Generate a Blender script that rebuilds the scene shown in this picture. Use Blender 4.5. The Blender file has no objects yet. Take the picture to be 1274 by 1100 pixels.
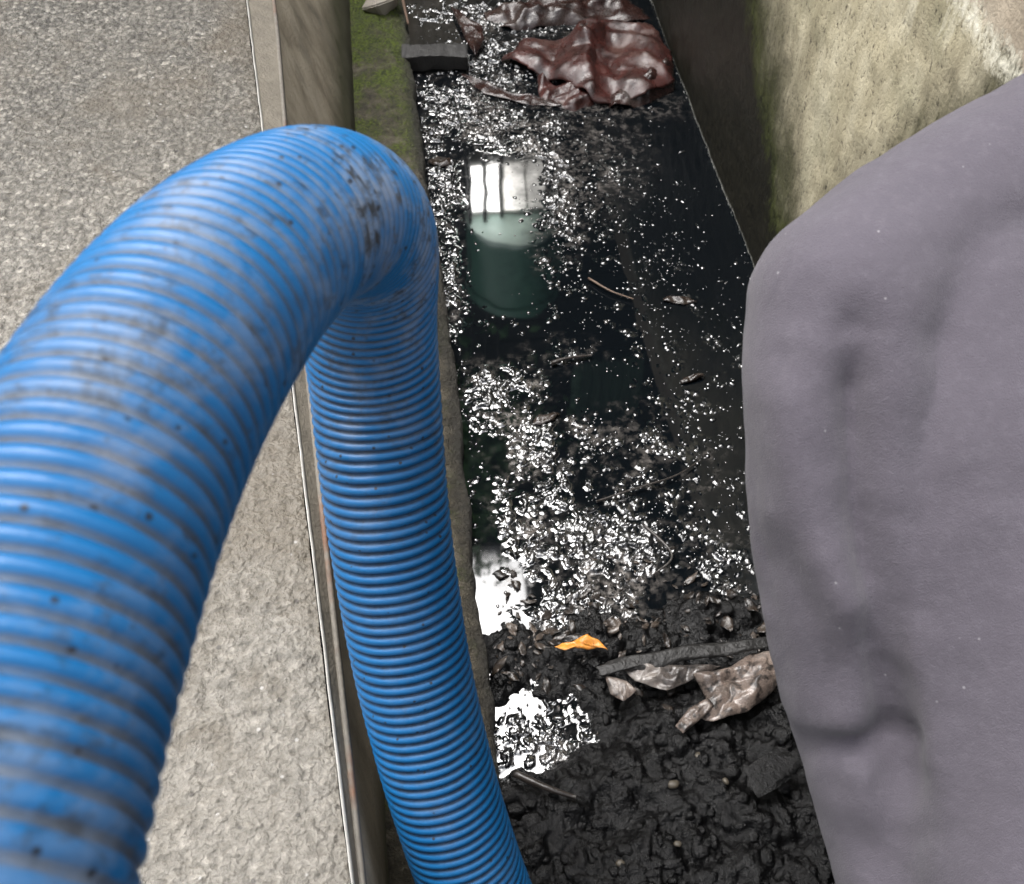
import bpy, bmesh, math, random
import numpy as np
from mathutils import Vector, Matrix

S = bpy.context.scene
COL = S.collection
rad = math.radians

# ------------------------------------------------------------------ camera, sky, sun, exposure
CAM_H, PITCH, YAW, FPX = 1.65, rad(53), rad(7.5), 1274.0
cd = bpy.data.cameras.new('camera'); cam = bpy.data.objects.new('camera', cd); COL.objects.link(cam)
cam.location = (0, 0, CAM_H); cam.rotation_euler = (rad(90) - PITCH, 0, -YAW)
cd.sensor_width = 36; cd.sensor_fit = 'HORIZONTAL'; cd.lens = 36
cd.clip_start = 0.02; cd.clip_end = 2000
cd.dof.use_dof = True; cd.dof.focus_distance = 1.45; cd.dof.aperture_fstop = 9.5
S.camera = cam

SUN_EL, SUN_AZ = rad(66), rad(318)      # azimuth clockwise from +Y
w = bpy.data.worlds.new('World'); S.world = w; w.use_nodes = True
nt = w.node_tree; nt.nodes.clear()
sk = nt.nodes.new('ShaderNodeTexSky'); sk.sky_type = 'NISHITA'; sk.sun_disc = False
sk.sun_elevation = SUN_EL; sk.sun_rotation = SUN_AZ; sk.dust_density = 6.0; sk.air_density = 1.0
hs = nt.nodes.new('ShaderNodeHueSaturation'); hs.inputs['Saturation'].default_value = 0.22
bg = nt.nodes.new('ShaderNodeBackground'); bg.inputs['Strength'].default_value = 0.15
wo = nt.nodes.new('ShaderNodeOutputWorld')
tc = nt.nodes.new('ShaderNodeTexCoord'); sx = nt.nodes.new('ShaderNodeSeparateXYZ'); mr = nt.nodes.new('ShaderNodeMapRange')
mr.inputs['From Min'].default_value = 0; mr.inputs['From Max'].default_value = 1; mr.inputs['To Min'].default_value = .35; mr.inputs['To Max'].default_value = 3.2
mu = nt.nodes.new('ShaderNodeVectorMath'); mu.operation = 'SCALE'        # overcast: brighter overhead than at the horizon
nt.links.new(tc.outputs['Generated'], sx.inputs[0]); nt.links.new(sx.outputs['Z'], mr.inputs['Value']); nt.links.new(mr.outputs[0], mu.inputs['Scale'])
nt.links.new(sk.outputs[0], hs.inputs['Color']); nt.links.new(hs.outputs[0], mu.inputs[0]); nt.links.new(mu.outputs[0], bg.inputs[0]); nt.links.new(bg.outputs[0], wo.inputs[0])
sd = bpy.data.lights.new('sun', 'SUN'); sd.energy = 1.0; sd.angle = rad(40); sd.color = (1, .97, .93)
so = bpy.data.objects.new('sun', sd); COL.objects.link(so)
sdir = Vector((math.sin(SUN_AZ) * math.cos(SUN_EL), math.cos(SUN_AZ) * math.cos(SUN_EL), math.sin(SUN_EL)))
so.rotation_euler = sdir.to_track_quat('Z', 'Y').to_euler(); so.location = (0, 0, 10)
S.view_settings.view_transform = 'Standard'; S.view_settings.look = 'None'
S.view_settings.exposure = 0.22; S.view_settings.gamma = 1; S.view_settings.use_curve_mapping = False

# ------------------------------------------------------------------ layout helpers (survey of the place from the camera's station)
Fh = np.array([math.sin(YAW), math.cos(YAW), 0.]); Rv = np.array([math.cos(YAW), -math.sin(YAW), 0.])
FW = Fh * math.cos(PITCH) + np.array([0, 0, -math.sin(PITCH)]); UP = Fh * math.sin(PITCH) + np.array([0, 0, math.cos(PITCH)])
C0 = np.array([0, 0, CAM_H])
def ray(x, y): return FW + Rv * ((x - 637) / FPX) + UP * ((550 - y) / FPX)
def P(x, y, Z): return C0 + ray(x, y) * Z                     # point at depth Z
def G(x, y, z=0.0):                                           # point on the level z
    d = ray(x, y); return C0 + d * ((z - CAM_H) / d[2])
def proj(p):
    d = p - C0; zc = d @ FW
    return 637 + FPX * (d @ Rv) / zc, 550 - FPX * (d @ UP) / zc

# ------------------------------------------------------------------ numpy noise
_rs = np.random.RandomState(11)
_perm = _rs.permutation(4096)
def _h(ix, iy, iz):
    return _perm[(ix + _perm[(iy + _perm[iz & 4095]) & 4095]) & 4095]
_grad = _rs.normal(size=(4096, 3)); _grad /= np.linalg.norm(_grad, axis=1)[:, None]
def pnoise(p):
    p = np.asarray(p, float); i = np.floor(p).astype(int); f = p - i
    u = f * f * f * (f * (f * 6 - 15) + 10); out = 0
    for dx in (0, 1):
        for dy in (0, 1):
            for dz in (0, 1):
                g = _grad[_h(i[:, 0] + dx, i[:, 1] + dy, i[:, 2] + dz)]
                d = ((f - (dx, dy, dz)) * g).sum(1)
                wt = (u[:, 0] if dx else 1 - u[:, 0]) * (u[:, 1] if dy else 1 - u[:, 1]) * (u[:, 2] if dz else 1 - u[:, 2])
                out = out + wt * d
    return out * 1.5
def fbm(p, s, o=4, ridged=False, seed=0.0, bil=False):
    t = 0; a = 1.0; q = np.asarray(p, float) / s + seed * 17.13; tot = 0
    for k in range(o):
        n = pnoise(q)
        if ridged: n = 1 - 2 * np.abs(n)
        if bil: n = 2 * np.abs(n) - .5
        t = t + a * n; tot += a; a *= .5; q = q * 2.03 + 5.7
    return t / tot
def cells(p2, s, seed=0):                                     # F1, F2 of a 2-D cell pattern
    q = np.asarray(p2, float)[:, :2] / s; i = np.floor(q).astype(int)
    f1 = np.full(len(q), 9.); f2 = np.full(len(q), 9.)
    for dx in (-1, 0, 1):
        for dy in (-1, 0, 1):
            h = _h(i[:, 0] + dx, i[:, 1] + dy, np.full(len(q), 7 + seed))
            c = i + (dx, dy) + np.stack([(h * 0.61803) % 1, (h * 0.7548) % 1], 1)
            d = np.linalg.norm(q - c, axis=1)
            f2 = np.where(d < f1, f1, np.minimum(f2, d)); f1 = np.minimum(f1, d)
    return f1, f2
def sstep(a, b, x):
    t = np.clip((x - a) / (b - a), 0, 1); return t * t * (3 - 2 * t)

# ------------------------------------------------------------------ object helpers
def tag(o, label=None, cat=None, group=None, kind=None):
    if label: o['label'] = label
    if cat: o['category'] = cat
    if group: o['group'] = group
    if kind: o['kind'] = kind
    return o
def mesh(name, v, f, mat, parent=None, smooth=True, attrs=None):
    me = bpy.data.meshes.new(name)
    v = np.asarray(v, float)
    q = parent
    while q is not None: v = v - np.array(q.location); q = q.parent
    if isinstance(f, np.ndarray):
        n, k = f.shape
        me.vertices.add(len(v)); me.vertices.foreach_set('co', v.ravel())
        me.loops.add(n * k); me.loops.foreach_set('vertex_index', f.astype(np.int32).ravel())
        me.polygons.add(n); me.polygons.foreach_set('loop_start', np.arange(0, n * k, k, dtype=np.int32))
        me.update(calc_edges=True); me.validate()
    else:
        me.from_pydata(v.tolist(), [], f); me.update()
    me.polygons.foreach_set('use_smooth', [smooth] * len(me.polygons))
    for k, a in (attrs or {}).items():
        at = me.attributes.new(k, 'FLOAT', 'POINT'); at.data.foreach_set('value', np.asarray(a, np.float32))
    if mat: me.materials.append(mat)
    o = bpy.data.objects.new(name, me); COL.objects.link(o)
    if parent is not None: o.parent = parent
    return o
def empty(name, loc):
    o = bpy.data.objects.new(name, None); o.location = tuple(loc); o.empty_display_size = .1; COL.objects.link(o); return o
def gridf(nu, nv, wrapv=False):
    i = np.arange(nu - 1)[:, None]; j = np.arange(nv if wrapv else nv - 1)[None, :]
    j2 = (j + 1) % nv
    return np.stack([i * nv + j, (i + 1) * nv + j, (i + 1) * nv + j2, i * nv + j2], -1).reshape(-1, 4)
def heightgrid(xs, ys):
    X, Y = np.meshgrid(xs, ys, indexing='ij'); return np.stack([X.ravel(), Y.ravel(), np.zeros(X.size)], 1)
def box(c, s, rz=0.0, bev=0.0):
    bm = bmesh.new(); bmesh.ops.create_cube(bm, size=1)
    bmesh.ops.scale(bm, vec=s, verts=bm.verts)
    if bev: bmesh.ops.bevel(bm, geom=bm.edges[:], offset=bev, segments=2, affect='EDGES', profile=.6)
    bmesh.ops.rotate(bm, matrix=Matrix.Rotation(rz, 3, 'Z'), verts=bm.verts)
    bmesh.ops.translate(bm, vec=c, verts=bm.verts)
    v = np.array([x.co for x in bm.verts]); f = [[q.index for q in p.verts] for p in bm.faces]; bm.free()
    return v, f
def spline(pts, n):
    p = np.array(pts, float); p = np.vstack([2 * p[0] - p[1], p, 2 * p[-1] - p[-2]]); out = []
    for i in range(1, len(p) - 2):
        t = np.linspace(0, 1, n, endpoint=False)[:, None]
        out.append(.5 * (2 * p[i] + (p[i + 1] - p[i - 1]) * t + (2 * p[i - 1] - 5 * p[i] + 4 * p[i + 1] - p[i + 2]) * t ** 2 + (3 * p[i] - p[i - 1] - 3 * p[i + 1] + p[i + 2]) * t ** 3))
    return np.vstack(out + [p[-2][None]])
def resample(c, step):
    s = np.r_[0, np.cumsum(np.linalg.norm(np.diff(c, axis=0), axis=1))]
    q = np.linspace(0, s[-1], max(2, int(s[-1] / step)))
    return np.stack([np.interp(q, s, c[:, k]) for k in range(c.shape[1])], 1), q
def frames(c):
    T = np.gradient(c, axis=0); T /= np.linalg.norm(T, axis=1)[:, None]
    n = np.cross(T[0], (0, 0, 1.)); 
    if np.linalg.norm(n) < .1: n = np.cross(T[0], (1., 0, 0))
    N = [n / np.linalg.norm(n)]
    for i in range(1, len(c)):
        v = N[-1] - T[i] * (N[-1] @ T[i]); N.append(v / np.linalg.norm(v))
    N = np.array(N); return T, N, np.cross(T, N)
def tube(c, r, nv=10, cap=True):
    c = np.asarray(c, float); T, N, B = frames(c); r = np.broadcast_to(r, (len(c),))
    th = np.linspace(0, 2 * np.pi, nv, endpoint=False)
    v = c[:, None] + r[:, None, None] * (np.cos(th)[None, :, None] * N[:, None] + np.sin(th)[None, :, None] * B[:, None])
    f = gridf(len(c), nv, True)[:, ::-1].tolist()
    if cap: f += [list(range(nv)), list(range((len(c) - 1) * nv, len(c) * nv))[::-1]]
    return v.reshape(-1, 3), f

# ------------------------------------------------------------------ material helpers
class M:
    def __init__(s, name):
        s.m = bpy.data.materials.new(name); s.m.use_nodes = True; s.t = s.m.node_tree
        s.b = s.t.nodes['Principled BSDF']; s.co = s.n('ShaderNodeTexCoord').outputs['Object']
    def n(s, typ, **kw):
        x = s.t.nodes.new(typ)
        for k, v in kw.items(): setattr(x, k, v)
        return x
    def put(s, sock, v):
        if isinstance(v, bpy.types.NodeSocket): s.t.links.new(v, sock)
        elif isinstance(v, (tuple, list)) and sock.type == 'RGBA': sock.default_value = (*v[:3], 1)
        else: sock.default_value = v
        return s
    def set(s, **kw):
        for k, v in kw.items(): s.put(s.b.inputs[k.replace('_', ' ')], v)
        return s
    def noise(s, scale, detail=4, rough=.6, dist=0, vec=None, sx=None):
        x = s.n('ShaderNodeTexNoise'); x.inputs['Scale'].default_value = scale; x.inputs['Detail'].default_value = detail
        x.inputs['Roughness'].default_value = rough; x.inputs['Distortion'].default_value = dist
        v = vec or s.co
        if sx:
            mp = s.n('ShaderNodeMapping'); mp.inputs['Scale'].default_value = sx; s.t.links.new(v, mp.inputs[0]); v = mp.outputs[0]
        s.t.links.new(v, x.inputs['Vector']); return x.outputs['Fac']
    def voro(s, scale, feature='F1', out='Distance'):
        x = s.n('ShaderNodeTexVoronoi', feature=feature); x.inputs['Scale'].default_value = scale
        s.t.links.new(s.co, x.inputs['Vector']); return x.outputs[out]
    def ramp(s, fac, *stops):
        x = s.n('ShaderNodeValToRGB'); e = x.color_ramp.elements
        while len(e) < len(stops): e.new(.5)
        for i, (p, c) in enumerate(stops):
            e[i].position = p; c = (c, c, c) if isinstance(c, (int, float)) else c; e[i].color = (*c, 1)
        s.t.links.new(fac, x.inputs[0]); return x.outputs[0]
    def mix(s, fac, a, b, mode='MIX'):
        x = s.n('ShaderNodeMix', data_type='RGBA', blend_type=mode)
        s.put(x.inputs[0], fac); s.put(x.inputs[6], a); s.put(x.inputs[7], b); return x.outputs[2]
    def math(s, op, a, b=0.0, clamp=False):
        x = s.n('ShaderNodeMath', operation=op, use_clamp=clamp); s.put(x.inputs[0], a); s.put(x.inputs[1], b); return x.outputs[0]
    def attr(s, name):
        x = s.n('ShaderNodeAttribute', attribute_name=name); return x.outputs['Fac']
    def bump(s, h, dist, strength=1.0, prev=None):
        x = s.n('ShaderNodeBump'); x.inputs['Distance'].default_value = dist; x.inputs['Strength'].default_value = strength
        s.t.links.new(h, x.inputs['Height'])
        if prev: s.t.links.new(prev, x.inputs['Normal'])
        return x.outputs[0]

def mat_plain(name, col, rough=.6, bscale=60, bdist=.001, var=.25, spec=.5, metal=0):
    m = M(name); n = m.noise(bscale * .2, 5)
    c = m.mix(n, tuple(x * (1 - var) for x in col), tuple(min(1, x * (1 + var)) for x in col))
    m.set(Base_Color=c, Roughness=rough, Metallic=metal, Normal=m.bump(m.noise(bscale, 4), bdist))
    return m.m

def m_slab():
    m = M('rough_concrete')
    g = m.noise(78, 4, .62); g2 = m.noise(270, 2, .5); big = m.noise(3.2, 5, .62); mid = m.noise(13, 5, .65)
    c = m.ramp(g, (.32, (.070, .064, .054)), (.48, (.188, .175, .150)), (.66, (.325, .305, .268)))
    vx = m.n('ShaderNodeTexVoronoi', feature='F1'); vx.inputs['Scale'].default_value = 118; ad = m.n('ShaderNodeVectorMath', operation='ADD'); nz = m.n('ShaderNodeTexNoise'); nz.inputs['Scale'].default_value = 60
    m.t.links.new(m.co, nz.inputs[0]); scl = m.n('ShaderNodeVectorMath', operation='SCALE'); scl.inputs['Scale'].default_value = .012; m.t.links.new(nz.outputs['Color'], scl.inputs[0])
    m.t.links.new(m.co, ad.inputs[0]); m.t.links.new(scl.outputs[0], ad.inputs[1]); m.t.links.new(ad.outputs[0], vx.inputs['Vector'])
    gr = m.n('ShaderNodeSeparateColor'); m.t.links.new(vx.outputs['Color'], gr.inputs[0])
    sp_ = m.n('ShaderNodeSeparateXYZ'); m.t.links.new(m.co, sp_.inputs[0])
    smooth_ = m.ramp(m.math('ADD', m.math('MULTIPLY', sp_.outputs['Y'], .5), m.math('MULTIPLY', m.math('SUBTRACT', big, .5), .5)), (.35, .25), (.85, 1.))
    c = m.mix(smooth_, m.mix(.4, c, (.20, .185, .158)), m.mix(1, c, m.ramp(gr.outputs[0], (.0, .5), (.5, .95), (.85, 1.3), (1., 1.9)), 'MULTIPLY'))
    pit = m.math('MULTIPLY', m.ramp(vx.outputs['Distance'], (.42, 0.), (.75, .7)), smooth_)
    c = m.mix(pit, c, (.035, .032, .028))
    c = m.mix(m.ramp(big, (.36, .0), (.68, .55)), c, (.19, .172, .143), 'MIX')
    wet = m.ramp(m.math('ADD', m.math('MULTIPLY', sp_.outputs['Y'], .45), m.math('MULTIPLY', m.math('SUBTRACT', big, .5), .9)), (.42, 0.), (.80, .55))
    c = m.mix(wet, c, m.mix(1, c, (.50, .50, .49), 'MULTIPLY'))
    c = m.mix(m.ramp(mid, (.54, 0.), (.74, .62)), c, (.085, .068, .048))
    c = m.mix(m.ramp(m.noise(2.1, 5, .6), (.50, 0.), (.64, .55)), c, (.11, .090, .064))
    c = m.mix(m.ramp(m.voro(26), (.06, .75), (.11, 0.)), c, (.05, .045, .04))
    c = m.mix(m.ramp(m.voro(31), (.05, .7), (.09, 0.)), c, (.42, .41, .39))  # pale flecks: wet glints painted into the concrete colour
    c = m.mix(.35, c, m.mix(1, c, m.ramp(g2, (.3, .5), (.7, 1.)), 'MULTIPLY'))
    h = m.math('SUBTRACT', m.math('ADD', g, m.math('MULTIPLY', g2, .35)), m.math('MULTIPLY', vx.outputs['Distance'], .5))
    m.set(Base_Color=c, Roughness=m.ramp(mid, (.3, .38), (.7, .75)), Normal=m.bump(h, .0075, .9))
    return m.m
def m_beige_wall():
    m = M('weathered_beige_concrete')
    st = m.noise(9, 6, .65, .3, sx=(3, 1.2, .25)); bl = m.noise(5, 5, .6); fi = m.noise(160, 3)
    c = m.ramp(st, (.3, (.25, .212, .155)), (.5, (.40, .345, .26)), (.72, (.52, .46, .36)))
    c = m.mix(m.ramp(bl, (.52, 0.), (.72, .7)), c, (.10, .095, .075))
    c = m.mix(m.ramp(fi, (.6, 0.), (.75, .5)), c, (.05, .045, .035))
    sep = m.n('ShaderNodeSeparateXYZ'); m.t.links.new(m.co, sep.inputs[0])
    damp = m.math('ADD', sep.outputs['Z'], m.math('MULTIPLY', m.math('SUBTRACT', bl, .5), .25))
    c = m.mix(m.ramp(damp, (.08, .85), (.2, 0.)), c, (.045, .05, .022))
    m.set(Base_Color=c, Roughness=.72, Normal=m.bump(m.math('ADD', st, fi), .003, .8))
    return m.m
def m_right_wall():
    m = M('mossy_stained_concrete')
    sep = m.n('ShaderNodeSeparateXYZ'); m.t.links.new(m.co, sep.inputs[0])
    y, z = sep.outputs['Y'], sep.outputs['Z']
    y = m.math('ADD', y, 1.0)
    st = m.noise(8, 8, .7, .3, sx=(1, 1.25, .6)); bl = m.noise(6, 6, .65); fi = m.noise(120, 4, .65); ch = m.noise(60, 4, .7, .5, sx=(1, 1.35, .8))
    c = m.ramp(st, (.28, (.26, .225, .14)), (.48, (.455, .405, .275)), (.72, (.66, .605, .44)))
    c = m.mix(m.ramp(bl, (.5, 0.), (.72, .55)), c, (.20, .195, .12))
    # stain boundary rises along the channel; near-end rise put in to darken its reflection
    s = m.math('SUBTRACT', z, m.math('ADD', m.math('MAXIMUM', m.math('MULTIPLY', m.math('SUBTRACT', y, 1.48), .70), m.math('MULTIPLY', m.math('SUBTRACT', y, 1.48), -1.7)), .11))
    s = m.math('ADD', s, m.math('MULTIPLY', m.math('SUBTRACT', st, .5), .30))
    s = m.math('ADD', s, m.math('MULTIPLY', m.math('SUBTRACT', ch, .5), .08))
    grime = m.math('ADD', s, m.math('MULTIPLY', m.math('SUBTRACT', bl, .5), .2))
    c = m.mix(m.ramp(grime, (.04, .85), (.30, 0.)), c, (.085, .075, .052))
    c = m.mix(m.ramp(m.math('ADD', m.math('MULTIPLY', ch, .6), m.math('MULTIPLY', fi, .4)), (.365, .85), (.45, 0.)), c, (.06, .05, .035))
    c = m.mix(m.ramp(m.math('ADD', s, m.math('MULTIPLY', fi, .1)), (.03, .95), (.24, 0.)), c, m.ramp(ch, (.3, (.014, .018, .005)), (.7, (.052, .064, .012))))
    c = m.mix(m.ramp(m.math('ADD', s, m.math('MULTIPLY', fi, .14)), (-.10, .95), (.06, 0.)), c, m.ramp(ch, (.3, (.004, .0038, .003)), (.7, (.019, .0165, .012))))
    zz = m.math('ADD', z, m.math('ADD', m.math('MULTIPLY', m.math('SUBTRACT', st, .5), .05), m.math('MULTIPLY', m.math('SUBTRACT', fi, .5), .05)))
    c = m.mix(m.ramp(zz, (.90, 0.), (.915, .85)), c, m.ramp(st, (.3, (.40, .33, .25)), (.7, (.55, .47, .37))))
    ef = m.math('MULTIPLY', m.ramp(zz, (.865, 0.), (.885, 1.), (.905, 1.), (.92, 0.)), m.ramp(ch, (.38, .1), (.58, .9)))
    c = m.mix(ef, c, (.80, .77, .64))
    dr = m.math('MULTIPLY', m.ramp(zz, (.68, 0.), (.87, 1.), (.90, 0.)), m.ramp(m.noise(13, 5, .7, .4, sx=(1, 1.6, .3)), (.54, 0.), (.66, .7)))
    c = m.mix(dr, c, (.78, .74, .58))
    wl = m.noise(90, 3)
    c = m.mix(m.ramp(m.math('ADD', z, m.math('MULTIPLY', wl, .012)), (.008, .95), (.014, 0.)), c, (.3, .3, .27))
    h = m.math('ADD', m.math('MULTIPLY', ch, 1.2), fi)
    m.set(Base_Color=c, Roughness=m.ramp(s, (-.05, .42), (.2, .8)), Normal=m.bump(h, .0026, .7))
    return m.m
def m_ledge():
    m = M('mossy_stone')
    sep = m.n('ShaderNodeSeparateXYZ'); m.t.links.new(m.co, sep.inputs[0])
    bl = m.noise(11, 6, .68, .4); fi = m.noise(140, 4, .6); md = m.noise(32, 5, .7)
    c = m.ramp(md, (.30, (.014, .012, .008)), (.5, (.055, .047, .031)), (.72, (.135, .118, .085)))
    far = m.math('MULTIPLY', m.math('SUBTRACT', sep.outputs['Y'], 1.95), .26)
    far = m.math('MINIMUM', m.math('MAXIMUM', far, -.02), .2)
    mo = m.math('ADD', bl, far); mo = m.math('ADD', mo, m.math('MULTIPLY', m.math('SUBTRACT', fi, .5), .2))
    c = m.mix(m.ramp(mo, (.50, 0.), (.68, .95)), c, m.ramp(fi, (.36, (.008, .015, .001)), (.66, (.085, .115, .005))))
    c = m.mix(m.ramp(m.math('ADD', sep.outputs['X'], m.math('MULTIPLY', bl, .08)), (.062, 0.), (.09, .9)), c, (.02, .018, .014))
    m.set(Base_Color=c, Roughness=.75, Normal=m.bump(m.math('ADD', md, fi), .011, 1.0))
    return m.m
def m_hose():
    m = M('blue_ribbed_pvc')
    g = m.attr('groove'); d = m.attr('grime')
    n1 = m.noise(14, 6, .7, .5); n2 = m.noise(60, 5, .7); sp = m.voro(55)
    c = m.mix(m.noise(5, 3), (.0038, .080, .225), (.0078, .120, .30))
    gm = m.math('MULTIPLY', m.ramp(g, (.35, 0.), (.8, 1.)), m.ramp(n2, (.2, .55), (.6, 1.)))
    c = m.mix(m.math('MULTIPLY', gm, .82), c, m.mix(m.math('MULTIPLY', n1, m.math('SUBTRACT', m.math('MULTIPLY', d, 1.3), .3)), (.006, .010, .018), (.115, .118, .12)))
    film = m.math('MULTIPLY', m.ramp(n1, (.48, 0.), (.74, .5)), d)
    c = m.mix(film, c, (.20, .22, .25))
    smear = m.math('MULTIPLY', m.ramp(m.math('ADD', m.math('MULTIPLY', n2, .7), m.math('MULTIPLY', n1, .3)), (.53, 0.), (.63, .62)), d)
    c = m.mix(smear, c, (.022, .026, .032))
    tan = m.math('MULTIPLY', m.ramp(m.noise(11, 3, .5, .0), (.60, 0.), (.80, .28)), d)
    c = m.mix(tan, c, (.30, .27, .24))
    c = m.mix(m.ramp(m.math('ADD', sp, m.math('MULTIPLY', n2, .12)), (.13, .9), (.19, 0.)), c, (.012, .012, .014))
    r = m.mix(m.math('MAXIMUM', gm, film), (.40,) * 3, (.65,) * 3)
    m.set(Base_Color=c, Roughness=r, Normal=m.bump(n2,   .0012, .5), IOR=1.42)
    return m.m
def m_fleece():
    m = M('grey_sweatshirt_fabric')
    big = m.noise(9, 5, .6); kn = m.noise(900, 2, .5, sx=(1, 1, 1)); pil = m.voro(30)
    c = m.mix(big, (.075, .067, .081), (.104, .094, .112))
    c = m.mix(m.ramp(m.noise(95, 4, .7), (.5, 0.), (.8, .25)), c, (.17, .16, .183))
    c = m.mix(m.ramp(pil, (.02, .4), (.045, 0.)), c, (.5, .49, .5))
    m.set(Base_Color=c, Roughness=.95, Sheen_Weight=.15, Sheen_Roughness=.5, Normal=m.bump(m.math('ADD', kn, m.math('MULTIPLY', m.noise(55, 4, .6), 1.2)), .0016, .7))
    m.put(m.b.inputs['Specular IOR Level'], .15)
    return m.m
def m_water():
    m = M('black_oily_water')
    f = m.attr('film'); n = m.noise(70, 5, .65); n2 = m.noise(260, 3, .6)
    film = m.math('MULTIPLY', f, m.ramp(n, (.42, .0), (.62, 1.)))
    c = m.mix(film, (.0025, .0035, .0045), m.mix(n2, (.05, .045, .04), (.22, .20, .185)))
    bm_ = m.math('MULTIPLY', m.math('ADD', n, m.math('MULTIPLY', n2, .5)), m.attr('scum'))
    m.set(Base_Color=c, Roughness=m.math('ADD', m.math('MULTIPLY', film, .22), m.math('ADD', m.math('MULTIPLY', m.attr('scum'), .07), .03)), IOR=m.math('ADD', 1.37, m.math('MULTIPLY', m.math('MAXIMUM', m.attr('refl_boost'), m.math('MULTIPLY', m.attr('scum'), 2.0, True)), 1.0)), Normal=m.bump(bm_, .0030, .7))
    return m.m
def m_sludge():
    m = M('black_wet_sludge')
    n = m.noise(45, 6, .7, .4); n2 = m.noise(200, 4, .65); w_ = m.noise(12, 4, .6)
    c = m.ramp(n, (.3, (.0012, .0012, .0014)), (.6, (.0035, .0035, .0037)), (.8, (.018, .0165, .015)))
    m.set(Base_Color=c, Roughness=m.ramp(m.math('ADD', w_, m.math('MULTIPLY', m.math('SUBTRACT', n, .5), .5)), (.45, .06), (.60, .42)), IOR=1.42, Normal=m.bump(m.math('ADD', n, m.math('MULTIPLY', n2, .6)), .0055, .9))
    return m.m
def m_rag(name, dark, light, pale, rough=.30, mud=.60):
    m = M(name)
    n = m.noise(16, 6, .7, .6); n2 = m.noise(70, 5, .7); n3 = m.noise(7, 4, .6)
    c = m.ramp(n, (.3, dark), (.68, light))
    c = m.mix(m.ramp(n2, (mud, 0.), (mud + .1, .85)), c, (.006, .0055, .0055))
    c = m.mix(m.ramp(n3, (.52, 0.), (.68, .75)), c, pale)
    m.set(Base_Color=c, Roughness=m.ramp(n2, (.3, rough - .15), (.7, rough + .2)), IOR=1.65, Normal=m.bump(m.math('ADD', n2, m.noise(350, 2)), .0012, .7))
    return m.m

SLAB, BEIGE, RWALL, LEDGE, HOSE, FLEECE, WATER, SLUDGE = m_slab(), m_beige_wall(), m_right_wall(), m_ledge(), m_hose(), m_fleece(), m_water(), m_sludge()
PALEEDGE = mat_plain('painted_edge_highlight', (.40, .39, .36), .75, 110, .001, .55)  # pale colour stands in for light caught on the slab's arris
STRIP = mat_plain('grey_edge_strip', (.155, .138, .11), .85, 140, .003, .55)
def m_rust():
    m = M('rusty_steel'); n = m.noise(7, 4, .6); n2 = m.noise(90, 4, .65)
    c = m.mix(m.ramp(n, (.5, 0.), (.6, .8)), m.mix(n2, (.08, .072, .06), (.22, .2, .17)), m.mix(n2, (.06, .035, .022), (.24, .10, .05)))
    m.set(Base_Color=c, Roughness=.75, Normal=m.bump(n2, .002)); return m.m
RUST = m_rust()
TOPC = mat_plain('pinkish_pale_concrete', (.24, .21, .17), .8, 110, .004, .22)
GROUND = mat_plain('yard_ground', (.16, .15, .13), .9, 20, .01, .3)
BOARD = mat_plain('dark_stained_timber', (.022, .021, .02), .6, 40, .002, .4)
FRAME = mat_plain('white_frame_paint', (.7, .7, .68), .4, 80, .0005, .1)
TANKP = mat_plain('pale_green_plastic', (.70, .95, .84), .4, 30, .0005, .12)
TANKD = mat_plain('dark_green_plastic', (.11, .28, .21), .4, 30, .0005, .15)
ROOF = mat_plain('dark_roof_sheet', (.03, .03, .032), .5, 30, .001)

# ------------------------------------------------------------------ the channel: X across (left bank < .052 < water < .784 < right wall), Y along, Z up
XL, XR, WT = .052, .784, 1.03
SLABZ, LZ = .50, .05
# left slab edge (plan), strip line and wall foot, as functions of Y
EY = np.array([-2.5, .25, 2.0, 3.7]); EX = np.array([.10, -.128, -.278, -.42])
def edge_x(y): return np.interp(y, EY, EX)
def strip_x(y): return edge_x(y) + np.interp(y, [-2.5, .3, 1.2, 2.0, 3.7], [.007, .007, .022, .050, .07])
def foot_x(y): return np.interp(y, [-2.5, .3, 2.8, 3.7], [-.126 + .24, -.128, -.094, -.09])

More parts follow.
